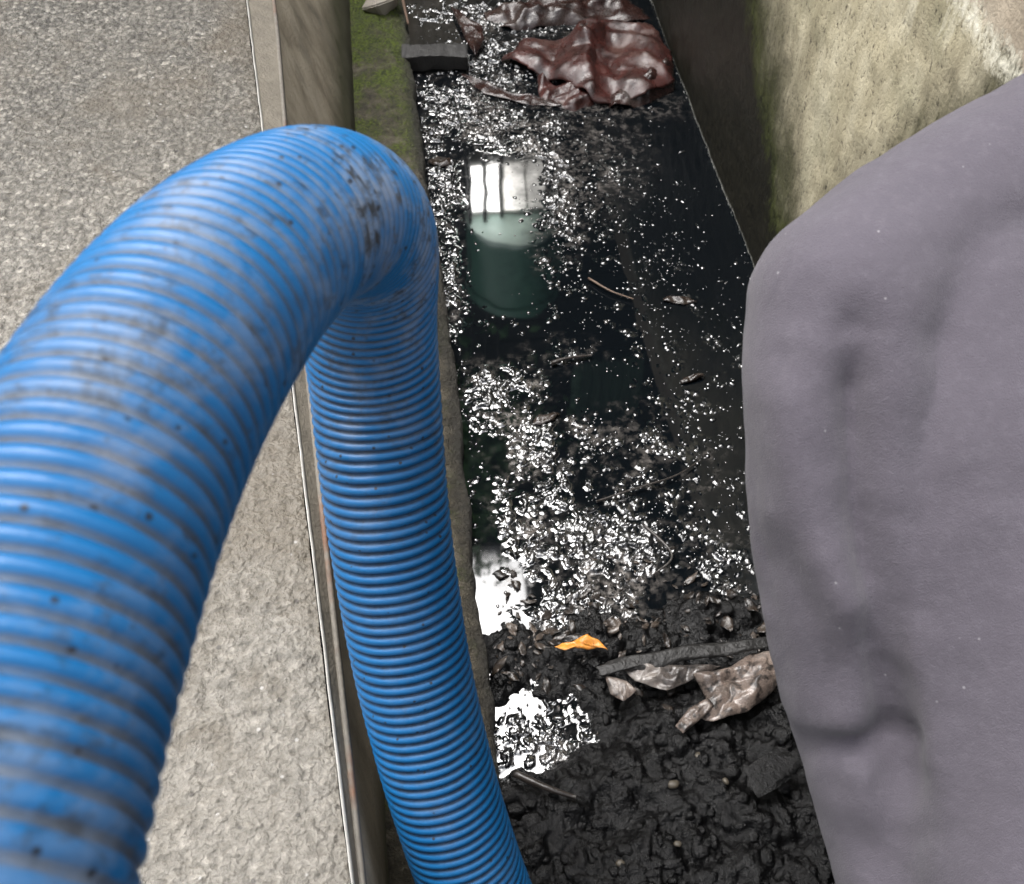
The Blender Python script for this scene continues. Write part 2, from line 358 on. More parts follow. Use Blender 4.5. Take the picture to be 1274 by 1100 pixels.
def build_slab():
    ys = np.r_[-2.5:-.3:12j, np.arange(-.29, 2.35, .0042), 2.4:3.7:10j]
    us = np.r_[0, np.cumsum(np.full(210, .0042)), .95, 1.2, 1.8, 3.0]
    v = []
    Y, U = np.meshgrid(ys, us, indexing='ij')
    wob = fbm(np.stack([ys * 0, ys, ys * 0], 1), .09, 4, seed=2) * .0035
    X = edge_x(Y) - .003 - U + wob[:, None] * np.exp(-U / .03)
    p = np.stack([X.ravel(), Y.ravel(), np.zeros(X.size)], 1)
    fine = np.where(U.ravel() < .9, 1., 0.)
    f1, f2 = cells(p, .0085, 3)
    z = SLABZ - .003 + fine * (.0024 * (f2 - f1) + .0042 * fbm(p, .020, 3) + .004 * fbm(p, .16, 3, seed=4))
    z -= .006 * np.exp(-U.ravel() / .012)
    p[:, 2] = z
    slab = tag(mesh('concrete_slab', p, gridf(len(ys), len(us))[:, ::-1], SLAB), kind='structure')
    # side skirt so that the slab is a solid seen from the channel
    yy = np.arange(-2.5, 3.7, .02)
    wobe = fbm(np.stack([yy * 0, yy, yy * 0], 1), .06, 4, seed=5) * .0016
    e = edge_x(yy)
    prof = [(-.0014, SLABZ - .006), (-.0009, SLABZ + .0005), (.0005, SLABZ + .0005), (.0024, SLABZ - .004), (.0028, SLABZ - .02)]
    wobe = wobe + .0012 * fbm(np.stack([yy * 0, yy, yy * 0], 1), .02, 3, seed=15)
    q = np.stack([np.stack([e + a + wobe, yy, np.full_like(yy, b)], 1) for a, b in prof], 1).reshape(-1, 3)
    mesh('edge_highlight', q, gridf(len(yy), len(prof))[:, ::-1], PALEEDGE, slab)
    s = strip_x(yy); n = 8; rows = []
    for k in range(n):
        t = k / (n - 1); x = e + .0032 + (s - e - .0032) * t
        pp = np.stack([x, yy, np.full_like(yy, 0)], 1)
        rows.append(np.stack([x, yy, SLABZ - .006 - .018 * t + .0015 * fbm(pp, .02, 3)], 1))
    mesh('edge_strip', np.stack(rows, 1).reshape(-1, 3), gridf(len(yy), n)[:, ::-1], STRIP, slab)
    prof = [(-.002, SLABZ - .030), (-.001, SLABZ - .020), (.004, SLABZ - .019), (.006, SLABZ - .024), (.005, SLABZ - .05)]
    q = np.stack([np.stack([s + a, yy, np.full_like(yy, b)], 1) for a, b in prof], 1).reshape(-1, 3)
    mesh('steel_edging', q, gridf(len(yy), len(prof))[:, ::-1], RUST, slab)
    # wall below the slab
    zt = np.linspace(0, 1, 36); rows = []
    for t in zt:
        x = s + (foot_x(yy) - s) * t
        pp = np.stack([x, yy, np.full_like(yy, SLABZ - .028 - t * (SLABZ - .028 + .02))], 1)
        pp[:, 0] += .003 * fbm(pp, .07, 4, seed=8) + .006 * fbm(pp, .4, 2, seed=9); rows.append(pp)
    wl = mesh('channel_wall', np.stack(rows, 1).reshape(-1, 3), gridf(len(yy), len(zt))[:, ::-1], BEIGE)
    tag(wl, 'beige streaked concrete wall dropping from the rough slab to the mossy ledge', 'wall', kind='thing')
build_slab()

def build_ledge():
    ys = np.r_[-1.5:.25:30j, np.arange(.26, 3.2, .006), 3.25, 3.7]
    ts = np.r_[np.linspace(0, 1, 34), 1.0, 1.0, 1.0]
    drop = np.r_[np.zeros(34), .03, .09, .22]
    Y, T = np.meshgrid(ys, ts, indexing='ij'); D = np.broadcast_to(drop, T.shape)
    rag_ = fbm(np.stack([ys * 0, ys, ys * 0], 1), .11, 5, seed=6) * .016 + fbm(np.stack([ys * 0, ys, ys * 0], 1), .03, 3, seed=7) * .005
    xe = XL + rag_ + np.interp(ys, [0, .9, 1.5, 2.1, 3], [.0, .0, .012, .004, 0.])
    X = (foot_x(Y) - .006) * (1 - T) + xe[:, None] * T + np.where(D > 0, .003 * np.sin(D * 40), 0)
    p = np.stack([X.ravel(), Y.ravel(), D.ravel()], 1)
    q = p.copy(); q[:, 2] = 0
    z = LZ + .018 * fbm(q, .045, 6, seed=3) + .006 * fbm(q, .016, 3, ridged=True, seed=4) + .016 * fbm(q, .25, 2, seed=5) - .014 * T.ravel() ** 6
    p[:, 2] = z - D.ravel()
    o = mesh('mossy_ledge', p, gridf(len(ys), len(ts))[:, ::-1], LEDGE); tag(o, kind='structure')
build_ledge()

def build_right_wall():
    ys = np.r_[-2.5:.5:14j, np.arange(.52, 3.25, .011), 3.3, 3.7]
    zs = np.r_[-.25, np.arange(-.03, WT - .012, .011), WT - .010, WT - .003, WT]
    Y, Z = np.meshgrid(ys, zs, indexing='ij')
    p = np.stack([np.full(Y.size, XR), Y.ravel(), Z.ravel()], 1)
    top = np.clip((Z.ravel() - (WT - .012)) / .012, 0, 1)
    p[:, 0] += .004 * fbm(p, .05, 4, seed=1) + .010 * fbm(p, .35, 3, seed=2) + .012 * top ** 2
    wall = empty('concrete_wall', (XR + .1, 1.0, 0)); tag(wall, 'tall stained concrete wall with moss along its foot beside black water', 'wall', kind='thing')
    mesh('wall_face', p, gridf(len(ys), len(zs))[:, ::-1], RWALL, wall)
    xs = np.r_[np.linspace(XR + .012, XR + .40, 40)]
    v = heightgrid(xs, ys); f1, f2 = cells(v, .03, 4)
    edge = np.exp(-(v[:, 0] - XR - .012) / .03)
    v[:, 2] = WT + .001 + (.004 * fbm(v, .04, 4) + .007 * np.abs(fbm(v, .025, 3, seed=3)) * edge) + .004 * edge * (f2 - f1)
    m0 = v[:, 0] < XR + .013; v[m0, 2] = WT - .001
    mesh('wall_top', v, gridf(len(xs), len(ys)), TOPC, wall)
build_right_wall()

# bed, ground beyond, head wall
v = np.array([(-.4, -2.5, -.24), (1.0, -2.5, -.24), (1.0, 3.75, -.24), (-.4, 3.75, -.24)])
tag(mesh('channel_bed', v, [[0, 1, 2, 3]], SLUDGE, smooth=False), kind='structure')
def build_ground():
    xs = np.array([-400, -60, -12, -3.3, -.42, XR + .4, 3, 12, 60, 400.]); ys = np.array([-400, -60, -10, -2.5, 3.7, 12, 60, 400.])
    v = heightgrid(xs, ys); v[:, 2] = np.where(v[:, 0] < 0, SLABZ - .01, WT - .005)
    nv = len(ys); f = []
    for q in gridf(len(xs), nv):
        c = v[q].mean(0)
        if -3.3 < c[0] < XR + .4 and -2.5 < c[1] < 3.7: 
            continue
        f.append(list(q))
    tag(mesh('ground', v, f, GROUND, smooth=False), kind='structure')
build_ground()
v, f = box((.28, 3.80, .24), (1.7, .2, 1.0), bev=.01)
tag(mesh('channel_headwall', v, f, BEIGE, smooth=False), kind='structure')

# ------------------------------------------------------------------ painted layout of scum (positions surveyed once, in plan)
RAFT = [(552, 138, 42, 42, 1.), (640, 165, 60, 34, .9), (610, 80, 60, 34, 1.), (552, 235, 26, 55, .9), (700, 265, 45, 55, .55), (755, 195, 55, 70, .42),
        (560, 340, 16, 55, 1.), (628, 488, 46, 34, 1.), (700, 440, 50, 22, .55), (690, 560, 80, 38, .7), (700, 640, 90, 50, .7), (760, 710, 120, 60, 1.),
        (870, 730, 80, 60, .85), (680, 925, 75, 34, 1.2), (830, 590, 90, 40, .45), (640, 20, 120, 22, 1.), (780, 560, 60, 60, .5), (730, 760, 70, 34, 1.), (650, 565, 40, 30, .6), (690, 880, 50, 40, .6), (692, 232, 20, 44, 1.), (672, 300, 14, 34, .8)]
CLEAN = [(618, 320, 44, 62), (640, 425, 46, 26), (613, 690, 9, 36), (612, 225, 40, 34), (850, 180, 55, 50), (905, 260, 25, 90), (750, 480, 36, 34), (842, 742, 40, 36), (612, 560, 14, 18)]
SPECK = [(830, 430, 110, 130, .7), (870, 340, 60, 80, .35), (760, 600, 140, 90, 1.), (880, 640, 60, 110, .8), (720, 350, 50, 80, .6), (690, 290, 40, 60, .9), (620, 500, 60, 90, .8), (560, 300, 30, 150, 1.), (640, 120, 90, 80, .9), (760, 230, 70, 70, .8), (800, 720, 140, 60, 1.), (690, 920, 70, 50, 1.)]
def layout(p, lst):
    x, y = proj(p); o = 0
    for a in lst:
        o = np.maximum(o, (a[4] if len(a) > 4 else 1.) * np.exp(-.5 * (((x - a[0]) / a[2]) ** 2 + ((y - a[1]) / a[3]) ** 2) ** 1.5))
    return o
def rough_mask(p):
    q = p.copy(); q[:, 2] = 0
    r = layout(q, RAFT); c = layout(q, CLEAN)
    n = fbm(q, .06, 5, seed=12) * .55 + fbm(q, .018, 3, seed=13) * .35
    return np.clip(sstep(.28, .62, r * (1 - .95 * c) + n * (.25 + r) * (1 - c)), 0, 1)

def build_water():
    xs = np.arange(.0, XR + .016, .0027); ys = np.r_[np.arange(.45, 3.05, .0027), 3.2, 3.4, 3.72]
    v = heightgrid(xs, ys); mk = rough_mask(v)
    z = .00016 * fbm(v, .12, 2, seed=21) + .00012 * fbm(v, .035, 2, seed=36) * sstep(.42, .6, v[:, 0])
    rid = fbm(v, .020, 3, ridged=True, seed=22); rid2 = fbm(v, .045, 4, ridged=True, seed=23); bil = fbm(v, .008, 2, seed=24)
    wv = v + np.stack([fbm(v, .03, 2, seed=62), fbm(v, .03, 2, seed=63), 0 * mk], 1) * .014
    gap = sstep(.03, .16, fbm(wv, .022, 4, seed=29) * .8 + .6 * fbm(v, .085, 3, seed=61) + .42 * (layout(v, RAFT) - .68))
    rid = fbm(wv, .021, 3, ridged=True, seed=22); rid2 = fbm(wv, .042, 4, ridged=True, seed=23); dense = mk ** 2
    lines = sstep(.52, .85, rid) * .6 + sstep(.58, .88, rid2)
    g1 = cells(wv, .0125, 12)[0]; on = pnoise(v / .024 + 4) > .12
    z += mk * gap * (.0042 * lines + .0030 * np.clip(1 - (g1 / .5) ** 2, 0, 1) * on + .0022 * bil * dense + .0008)
    # fine scattered crumbs everywhere between
    sp = np.clip(layout(v, SPECK) + .12, 0, 1) * (1 - .85 * layout(v, CLEAN))
    f1, f2 = cells(v, .013, 6); keep = sstep(.62 - .5 * sp, .72 - .5 * sp, fbm(v, .03, 4, seed=25) * .5 + .5 * pnoise(v / .013 + 9) + .25)
    keep = keep * sstep(.02, .22, fbm(v, .05, 3, seed=64) - .25 * (1 - sp)); z += .0030 * np.clip(1 - (f1 / .36) ** 2, 0, 1) * keep
    # wet line against the right wall and ledge
    z += .003 * np.exp(-(XR - v[:, 0]) / .006) * (fbm(v, .02, 3, seed=26) + .6)
    film = np.clip(mk * sstep(.05, .4, fbm(v, .07, 4, seed=27)) * .9 + layout(v, [(770, 720, 45, 26, .9), (740, 190, 50, 50, .55), (760, 130, 70, 16, .8), (690, 690, 30, 30, .4), (600, 460, 20, 12, .5)]) * sstep(-.2, .3, fbm(v, .03, 4, seed=28)), 0, 1)
    film = np.clip(film + .30 * sstep(.12, .5, layout(v, RAFT)) * sstep(-.05, .35, fbm(v, .03, 4, seed=39)), 0, 1)
    refl_boost = 1 - sstep(-.08, .08, v[:, 0] - .28 + .10 * fbm(v, .12, 4, seed=37) + .03 * fbm(v, .02, 2, seed=38))  # stronger reflectivity put in on the left to keep mirrored sky and tank bright
    v[:, 2] = z
    o = mesh('water', v, gridf(len(xs), len(ys)), WATER, attrs={'refl_boost': refl_boost, 'film': film, 'scum': np.clip(mk * gap * np.clip(lines + .25, 0, 1) + .3 * keep, 0, 1)})
    tag(o, kind='structure')
build_water()

# floating crumbs and bubbles: one mass nobody could count
def build_scum():
    rs = np.random.RandomState(5)
    bm = bmesh.new(); bmesh.ops.create_icosphere(bm, subdivisions=2, radius=1)
    bv = np.array([x.co for x in bm.verts]); bf = np.array([[q.index for q in p.verts] for p in bm.faces]); bm.free()
    n = 60000
    p = np.stack([rs.uniform(XL + .01, XR - .004, n), rs.uniform(.6, 3.0, n), np.zeros(n)], 1)
    dens = np.clip(.10 + layout(p, SPECK) * .75, 0, 1) * (1 - .93 * layout(p, CLEAN))
    dens *= sstep(-.45, .35, fbm(p, .08, 4, seed=31))
    p = p[rs.rand(n) < dens * (.13 + .6 * sstep(-.05, .35, fbm(p, .030, 3, seed=33)))][:7600]
    V, F, A = [], [], []
    for k, c in enumerate(p):
        r = .0011 + .0050 * rs.rand() ** 4.5
        lob = 1 + .45 * pnoise(bv * 1.4 + rs.rand(3) * 90)
        el = 1 + 1.4 * rs.rand() ** 3
        q = bv * lob[:, None] * np.array([r * el, r / el ** .4, r * rs.uniform(.35, .8)])
        a = rs.rand() * 6.28; ca, sa = math.cos(a), math.sin(a)
        q = np.stack([q[:, 0] * ca - q[:, 1] * sa, q[:, 0] * sa + q[:, 1] * ca, q[:, 2]], 1) + c
        F.append(bf + len(V) * len(bv)); V.append(q); A.append(np.full(len(bv), .5 * (rs.rand() < .12)))
    tag(mesh('floating_scum', np.vstack(V), np.vstack(F), WATER, attrs={'film': np.hstack(A), 'scum': np.zeros(len(V) * len(bv)), 'refl_boost': np.full(len(V) * len(bv), 1.1)}), 'shiny crumbs and bubbles of scum floating on the black water', 'scum', kind='stuff')
build_scum()

# ------------------------------------------------------------------ sludge bank
def sludge_h(v):
    x, y = v[:, 0], v[:, 1]
    shore = .71 + .10 * (x - .1) / .6 + .09 * fbm(v, .17, 4, seed=41)
    d = shore - y
    h = np.where(d > 0, .055 * sstep(0, .20, d) + .035 * sstep(.1, .5, d), .35 * d)
    h = np.maximum(h, -.08)
    h += .05 * np.exp(-(((x - .10) / .09) ** 2 + ((y - .84) / .10) ** 2)) + .038 * np.exp(-(((x - .24) / .10) ** 2 + ((y - .76) / .06) ** 2))
    h += .05 * np.exp(-(((x - .52) / .26) ** 2 + ((y - .80) / .05) ** 2))
    h -= .12 * np.exp(-(((x - .115) / .085) ** 2 + ((y - .615) / .045) ** 2))
    act = sstep(-.06, .0, h)
    f1, f2 = cells(v, .045, 2); g1, g2 = cells(v, .018, 9)
    h += act * (.036 * fbm(v, .10, 5, bil=True, seed=42) + .022 * (1 - f1) * sstep(-.2, .3, fbm(v, .15, 2, seed=43)) + .0055 * (1 - g1) + .008 * fbm(v, .014, 4, seed=44) + .010 * fbm(v, .05, 4, ridged=True, seed=47) - .012)
    return h
def build_sludge():
    xs = np.arange(.02, XR + .02, .0036); ys = np.arange(.10, 1.12, .0036)
    v = heightgrid(xs, ys); v[:, 2] = sludge_h(v) - .004
    o = mesh('sludge', v, gridf(len(xs), len(ys)), SLUDGE); tag(o, 'lumpy black sludge heaped at the near end of the channel', 'sludge', kind='stuff')
    rs = np.random.RandomState(8)
    bm = bmesh.new(); bmesh.ops.create_icosphere(bm, subdivisions=2, radius=1)
    bv = np.array([x.co for x in bm.verts]); bf = np.array([[q.index for q in p.verts] for p in bm.faces]); bm.free()
    n = 1500; p = np.stack([rs.uniform(.05, XR - .01, n), rs.uniform(.25, .86, n), np.zeros(n)], 1)
    p[:, 2] = sludge_h(p) - .006; p = p[(p[:, 2] > .008) & (fbm(p, .07, 3, seed=46) > -.12)]; V, F = [], []
    for k, c in enumerate(p):
        r = .0025 + .013 * rs.rand() ** 3.5; q = np.sign(bv) * np.abs(bv) ** .85
        q = q * (1 + .6 * fbm(bv * 1.0 + rs.rand(3) * 90, .9, 2))[:, None] * r * rs.uniform(.6, 1.4, 3) * (1, 1, .75)
        V.append(q + c); F.append(bf + k * len(bv))
    tag(mesh('sludge_crumbs', np.vstack(V), np.vstack(F), SLUDGE), 'black crumbs and clods strewn over the heaped sludge', 'sludge', kind='stuff')
    v = heightgrid(np.linspace(.02, XR + .02, 12), np.linspace(-2.5, .12, 30)); v[:, 2] = .08 + .02 * fbm(v, .2, 3)
    tag(mesh('channel_mud', v, gridf(12, 30), SLUDGE), kind='structure')
build_sludge()
def sl(x, y): return float(sludge_h(np.array([[x, y, 0.]]))[0])

# ------------------------------------------------------------------ suction hose
def build_hose():
    R, pitch, dep = .0675, .0126, .0040
    pts = [(-1.6, -2.1, SLABZ + .07), (-1.25, -1.6, SLABZ + .07), (-.92, -1.15, .66), (-.66, -.80, .84), (-.48, -.52, 1.03), (-.35, -.28, 1.17), (-.26, -.11, 1.235)]
    pts += [P(-95, 1200, .362), P(-25, 970, .405), P(50, 760, .45), P(135, 565, .51), P(226, 415, .58), P(312, 318, .67), P(398, 266, .79), P(452, 290, .91), P(457, 385, 1.00),
            P(467, 480, 1.06), P(477, 600, 1.10), P(497, 740, 1.15), P(524, 880, 1.20), P(572, 1050, 1.27), P(630, 1190, 1.36), P(690, 1290, 1.46), P(760, 1370, 1.58)]
    c, s = resample(spline(pts, 40), pitch / 7)
    for _ in range(700): c[1:-1] = .25 * c[:-2] + .5 * c[1:-1] + .25 * c[2:]
    T, N, B = frames(c); nv = 80; th = np.linspace(0, 2 * np.pi, nv, endpoint=False)
    ph = s[:, None] / pitch - th[None] / (2 * np.pi); wv = ph - np.floor(ph)
    hgt = np.sqrt(np.clip(1 - ((wv - .5) / .37) ** 2, 0, 1))
    r = R - dep + dep * hgt
    v = (c[:, None] + r[..., None] * (np.cos(th)[None, :, None] * N[:, None] + np.sin(th)[None, :, None] * B[:, None])).reshape(-1, 3)
    v += .0010 * fbm(v, .1, 2)[:, None] * np.repeat(N, nv, 0)
    hang = np.repeat(np.clip((v[:, 2].reshape(len(c), nv).mean(1) - .55) / .45, .25, 1), nv)
    bp = P(400, 250, .79); hang = np.clip(hang + .9 * np.exp(-(np.linalg.norm(v - bp, axis=1) / .16) ** 2), 0, 1.7)
    o = mesh('suction_hose', v, gridf(len(c), nv, True), HOSE, attrs={'groove': 1 - hgt.ravel(), 'grime': hang})
    tag(o, 'thick dirty blue ribbed suction hose arching over the slab edge into the channel', 'hose')
build_hose()

# ------------------------------------------------------------------ person in a grey sweatshirt
def blob(name, caps, voxel, mat, parent, smooth=6, post=None):
    V, F, n = [], [], 0
    for a, b, ra, rb in caps:
        a, b = np.array(a, float), np.array(b, float); L = np.linalg.norm(b - a) + 1e-6; d = (b - a) / L
        u = np.cross(d, (0, 0, 1.) if abs(d[2]) < .9 else (1., 0, 0)); u /= np.linalg.norm(u); w_ = np.cross(d, u)
        rows = [(-math.cos(t), math.sin(t), 0) for t in np.linspace(0, np.pi / 2, 8)] + [(math.cos(t), math.sin(t), 1) for t in np.linspace(np.pi / 2, 0, 8)]
        th = np.linspace(0, 2 * np.pi, 28, endpoint=False); vv = []
        for cz, cr, e in rows:
            rr = rb if e else ra; cc = (b if e else a) + d * cz * rr
            vv.append(cc + rr * max(cr, .01) * (np.cos(th)[:, None] * u + np.sin(th)[:, None] * w_))
        vv = np.vstack(vv); ff = gridf(16, 28, True)[:, ::-1].tolist() + [list(range(28)), list(range(15 * 28, 16 * 28))[::-1]]
        V.append(vv); F += [[i + n for i in q] for q in ff]; n += len(vv)
    o = mesh(name, np.vstack(V), F, mat)
    md = o.modifiers.new('r', 'REMESH'); md.mode = 'VOXEL'; md.voxel_size = voxel
    sm = o.modifiers.new('s', 'SMOOTH'); sm.factor = .5; sm.iterations = smooth
    me = bpy.data.meshes.new_from_object(o.evaluated_get(bpy.context.evaluated_depsgraph_get()))
    old = o.data; o.modifiers.clear(); o.data = me; bpy.data.meshes.remove(old); me.name = name
    k = len(me.vertices); co = np.empty(k * 3); me.vertices.foreach_get('co', co); co = co.reshape(-1, 3)
    if post is not None:
        no = np.empty(k * 3); me.vertices.foreach_get('normal', no); co = post(co, no.reshape(-1, 3))
    if parent: co = co - np.array(parent.location)
    me.vertices.foreach_set('co', co.ravel()); me.polygons.foreach_set('use_smooth', [True] * len(me.polygons)); me.update()
    if not me.materials: me.materials.append(mat)
    o.parent = parent; return o
def chain(pts, rs): return [(pts[i], pts[i + 1], rs[i], rs[i + 1]) for i in range(len(pts) - 1)]

def build_person():
    SKIN = mat_plain('skin', (.45, .27, .2), .5, 90, .0005, .12); TROUS = mat_plain('dark_work_trousers', (.03, .032, .04), .9, 200, .001)
    BOOT = mat_plain('black_rubber_boot', (.012, .012, .012), .4, 60, .0005); HAIR = mat_plain('dark_hair', (.02, .014, .01), .6, 300, .002)
    per = empty('person', (.50, .16, .02)); tag(per, 'person in a grey sweatshirt bending over in the channel, seen from behind', 'person')
    sh, el, wr = P(1052, 372, .93), P(1085, 925, 1.03), P(1150, 1235, 1.05)
    n0, n1 = P(1395, 138, .97), P(1460, 10, .97)
    hip = P(1330, 1300, 1.0)
    torso = []
    for (px, py, Z, hw, r) in [(1330, 1270, 1.0, .045, .110), (1322, 1050, .985, .045, .118), (1312, 800, .97, .05, .122), (1300, 560, .96, .06, .122), (1290, 380, .965, .075, .11), (1325, 262, .975, .045, .08)]:
        c = P(px, py, Z); torso.append((c - Rv * hw, c + Rv * hw, r))
    caps = []
    for (a, b, r), (a2, b2, r2) in zip(torso[:-1], torso[1:]):
        for t in (0, .5, 1):
            caps.append((a + (b - a) * t, a2 + (b2 - a2) * t, r, r2))
    caps += [(n0, P(1240, 236, .955), .077, .085), (P(1240, 236, .955), P(1120, 310, .945), .085, .085), (P(1120, 310, .945), sh, .086, .088), (n0, n1, .07, .066)]
    arm = [sh, P(1042, 480, .935), P(1040, 600, .95), P(1050, 740, .98), P(1066, 850, 1.01), el, P(1118, 1060, 1.04), wr]
    caps += chain(arm, [.088, .086, .083, .079, .075, .072, .070, .062])
    shr = P(1450, 350, .95); elr = P(1468, 900, 1.03); wrr = P(1435, 1215, 1.06)
    caps += [(P(1340, 262, .975), P(1400, 290, .96), .08, .08), (P(1400, 290, .96), shr, .08, .074)] + chain([shr, elr, wrr], [.074, .062, .045])
    folds = [([(1066, 420, 0), (1067, 500, 0), (1074, 610, 0), (1090, 740, 0), (1104, 860, 0), (1113, 940, 0), (1124, 1030, 0)], -.021, .0135),
             ([(1030, 430, 0), (1042, 520, 0), (1052, 600, 0)], -.006, .04),
             ([(1112, 640, 0), (1128, 780, 0), (1142, 900, 0), (1152, 1010, 0)], .007, .016),
             ([(1000, 928, 0), (1060, 936, 0), (1114, 926, 0)], -.019, .0085),
             ([(1000, 890, 0), (1055, 902, 0), (1100, 890, 0)], .008, .016),
             ([(1020, 975, 0), (1065, 985, 0), (1115, 1020, 0)], .007, .018),
             ([(975, 440, 0), (985, 560, 0), (1008, 660, 0), (1045, 745, 0), (1085, 810, 0)], .012, .019),
             ([(950, 640, 0), (985, 745, 0), (1030, 825, 0), (1085, 880, 0)], -.009, .034),
             ([(1010, 520, 0), (1040, 600, 0), (1060, 690, 0), (1080, 760, 0)], -.005, .026),
             ([(1045, 700, 0), (1070, 755, 0), (1092, 800, 0)], .006, .010),
             ([(1040, 1000, 0), (1075, 1060, 0), (1130, 1110, 0)], -.008, .016),
             ([(1150, 420, 0), (1160, 580, 0), (1150, 760, 0)], .006, .035),
             ([(1230, 640, 0), (1215, 820, 0), (1180, 1000, 0), (1150, 1090, 0)], -.008, .035)]
    def post(co, no):
        view = co - C0; view /= np.linalg.norm(view, axis=1)[:, None]
        face = sstep(.05, .35, -(no * view).sum(1)); d3 = 0
        xy = np.stack(proj(co), 1)
        for pl, amp, sg in folds:
            q = spline([(a[0], a[1]) for a in pl], 14); d = np.min(np.linalg.norm(xy[:, None] - q[None], axis=2), axis=1)
            ends = np.minimum(1, np.minimum(np.linalg.norm(xy - q[0], axis=1), np.linalg.norm(xy - q[-1], axis=1)) / 60 * .7 + .3)
            d3 = d3 + 1.15 * amp * np.exp(-.5 * (d / (sg * 1400)) ** 2) * face * ends
        co = co + no * d3[:, None]
        return co + no * (.006 * fbm(co, .13, 3, seed=51) + .0012 * fbm(co, .03, 3, seed=52))[:, None]
    blob('sweatshirt', caps, .0075, FLEECE, per, 10, post)
    # body (one continuous surface): head, neck, hands, legs
    hd = P(1440, -190, .98); fdir = np.array([.05, .75, -.66]); fdir /= np.linalg.norm(fdir); upd = (hd - n0) / np.linalg.norm(hd - n0)
    side = np.cross(fdir, upd); side /= np.linalg.norm(side)
    body = [(n0, hd - upd * .06, .058, .058), (hd - fdir * .02 + upd * .02, hd + fdir * .03 + upd * .01, .082, .078), (hd + fdir * .03, hd + fdir * .05 - upd * .08, .07, .05)]
    body += [(hd + fdir * .10 + upd * .01, hd + fdir * .122 - upd * .03, .010, .015)] + [(hd + side * s * .08 - upd * .02, hd + side * s * .088 + upd * .02, .014, .018) for s in (-1, 1)]
    body += [(hd + fdir * .095 - upd * .062 - side * .02, hd + fdir * .095 - upd * .062 + side * .02, .009, .009)]
    def hand(wp, d, nrm):
        d = d / np.linalg.norm(d); s_ = np.cross(d, nrm); s_ /= np.linalg.norm(s_); nrm = np.cross(s_, d); o = []
        for k in (-1, 0, 1): o.append((wp, wp + d * .085 + s_ * .024 * k, .024, .016))
        for k, L in zip((-1.5, -.5, .5, 1.5), (.062, .078, .082, .07)):
            b = wp + d * .09 + s_ * .019 * k; m_ = b + d * L * .55 + s_ * .004 * k - nrm * .004; o += [(b, m_, .0095, .0088), (m_, m_ + d * L * .4 - nrm * .018, .0088, .007)]
        b = wp + d * .03 + s_ * .028; m_ = b + d * .035 + s_ * .03; o += [(b, m_, .013, .011), (m_, m_ + d * .035 + s_ * .005, .0105, .008)]
        return o
    body += [(el, wr, .04, .03)] + hand(wr + (wr - el) / np.linalg.norm(wr - el) * .03, wr - el, np.array([-.6, 0, .6])) + [(elr, wrr, .04, .03)] + hand(wrr + (wrr - elr) / np.linalg.norm(wrr - elr) * .03, wrr - elr, np.array([.6, 0, .6]))
    body += [(n0, hip, .06, .09), (n0, sh, .05, .045), (sh, el, .045, .04), (n0, shr, .05, .045), (shr, elr, .045, .04)]
    legs, boots = [], []
    for s in (-1, 1):
        h0 = hip + Rv * .09 * s; kn = np.array([.63 + .085 * s, .40, .40]); an = np.array([.62 + .09 * s, .06, .16]); to = an + np.array([.01 * s, .17, -.06])
        legs += [(h0, kn, .095, .065), (kn, an, .066, .05)]; body += [(h0, kn, .07, .05), (kn, an, .045, .035)]
        boots.append([(kn * .35 + an * .65, an, .066, .058), (an - (0, .02, .06), to, .05, .042)])
    blob('body', body, .0052, SKIN, per, 3)
    blob('trousers', legs + [(hip - Rv * .09, hip + Rv * .09, .105, .105)], .011, TROUS, per, 6)
    for bt in boots: blob('boot', bt, .009, BOOT, per, 4)
    blob('hair', [(hd - fdir * .03 + upd * .035, hd + fdir * .02 + upd * .035, .085, .075), (hd - fdir * .04, hd - fdir * .05 - upd * .04, .075, .06)], .008, HAIR, per, 3)
build_person()

# ------------------------------------------------------------------ rags, plank, leaf, sticks, stones
def rag(name, outline, z, amp, scale, seed, mat, label, cat, group=None, tilt=None, nt_=120, nr=34):
    pts = np.array([G(x, y, z) for x, y in outline]); b, _ = resample(np.vstack([pts, pts[:1]]), 1e-3)
    s = np.linspace(0, len(b) - 1, nt_, endpoint=False).astype(int); b = b[s]
    c = pts.mean(0); r = np.linspace(0, 1, nr) ** .85
    jag = 1 + .05 * fbm(b, .02, 3, seed=seed)
    v = (c + r[:, None, None] * ((b - c) * jag[:, None])[None]).reshape(-1, 3)
    rr = np.repeat(r, nt_)
    q = v + np.stack([fbm(v, scale * 1.5, 2, seed=seed + 1), fbm(v, scale * 1.5, 2, seed=seed + 2), 0 * rr], 1) * scale * .7
    rr_ = np.random.RandomState(seed); h = 0
    for k in range(6):                                        # creased cloth: folded facets
        a_ = rr_.uniform(-.75, .75) + (1.57 if rr_.rand() < .3 else 0); lam = scale * rr_.uniform(.8, 2.6); t_ = (q[:, 0] * math.sin(a_) + q[:, 1] * math.cos(a_)) / lam + rr_.rand() + .35 * fbm(q, scale * 1.6, 2, seed=seed + k)
        h = h + (1 - 2 * np.abs((t_ % 1) * 2 - 1)) * rr_.uniform(.2, .5) * min(1., lam / scale * .6)
    h = h * .75 + fbm(q, scale * 2.4, 2, seed=seed + 4) * .7 + .08 * fbm(v, scale * .4, 3, ridged=True, seed=seed + 5)
    v[:, 2] += amp * (h + .25) * (1 - .35 * rr ** 4) - amp * .55 * rr ** 5
    if tilt: v[:, 2] += tilt[0] * (v[:, 0] - c[0]) + tilt[1] * (v[:, 1] - c[1])
    o = mesh(name, v, gridf(nr, nt_, True)[:, ::-1], mat)
    md = o.modifiers.new('thickness', 'SOLIDIFY'); md.thickness = .0022; md.offset = -1
    tag(o, label, cat, group); return o
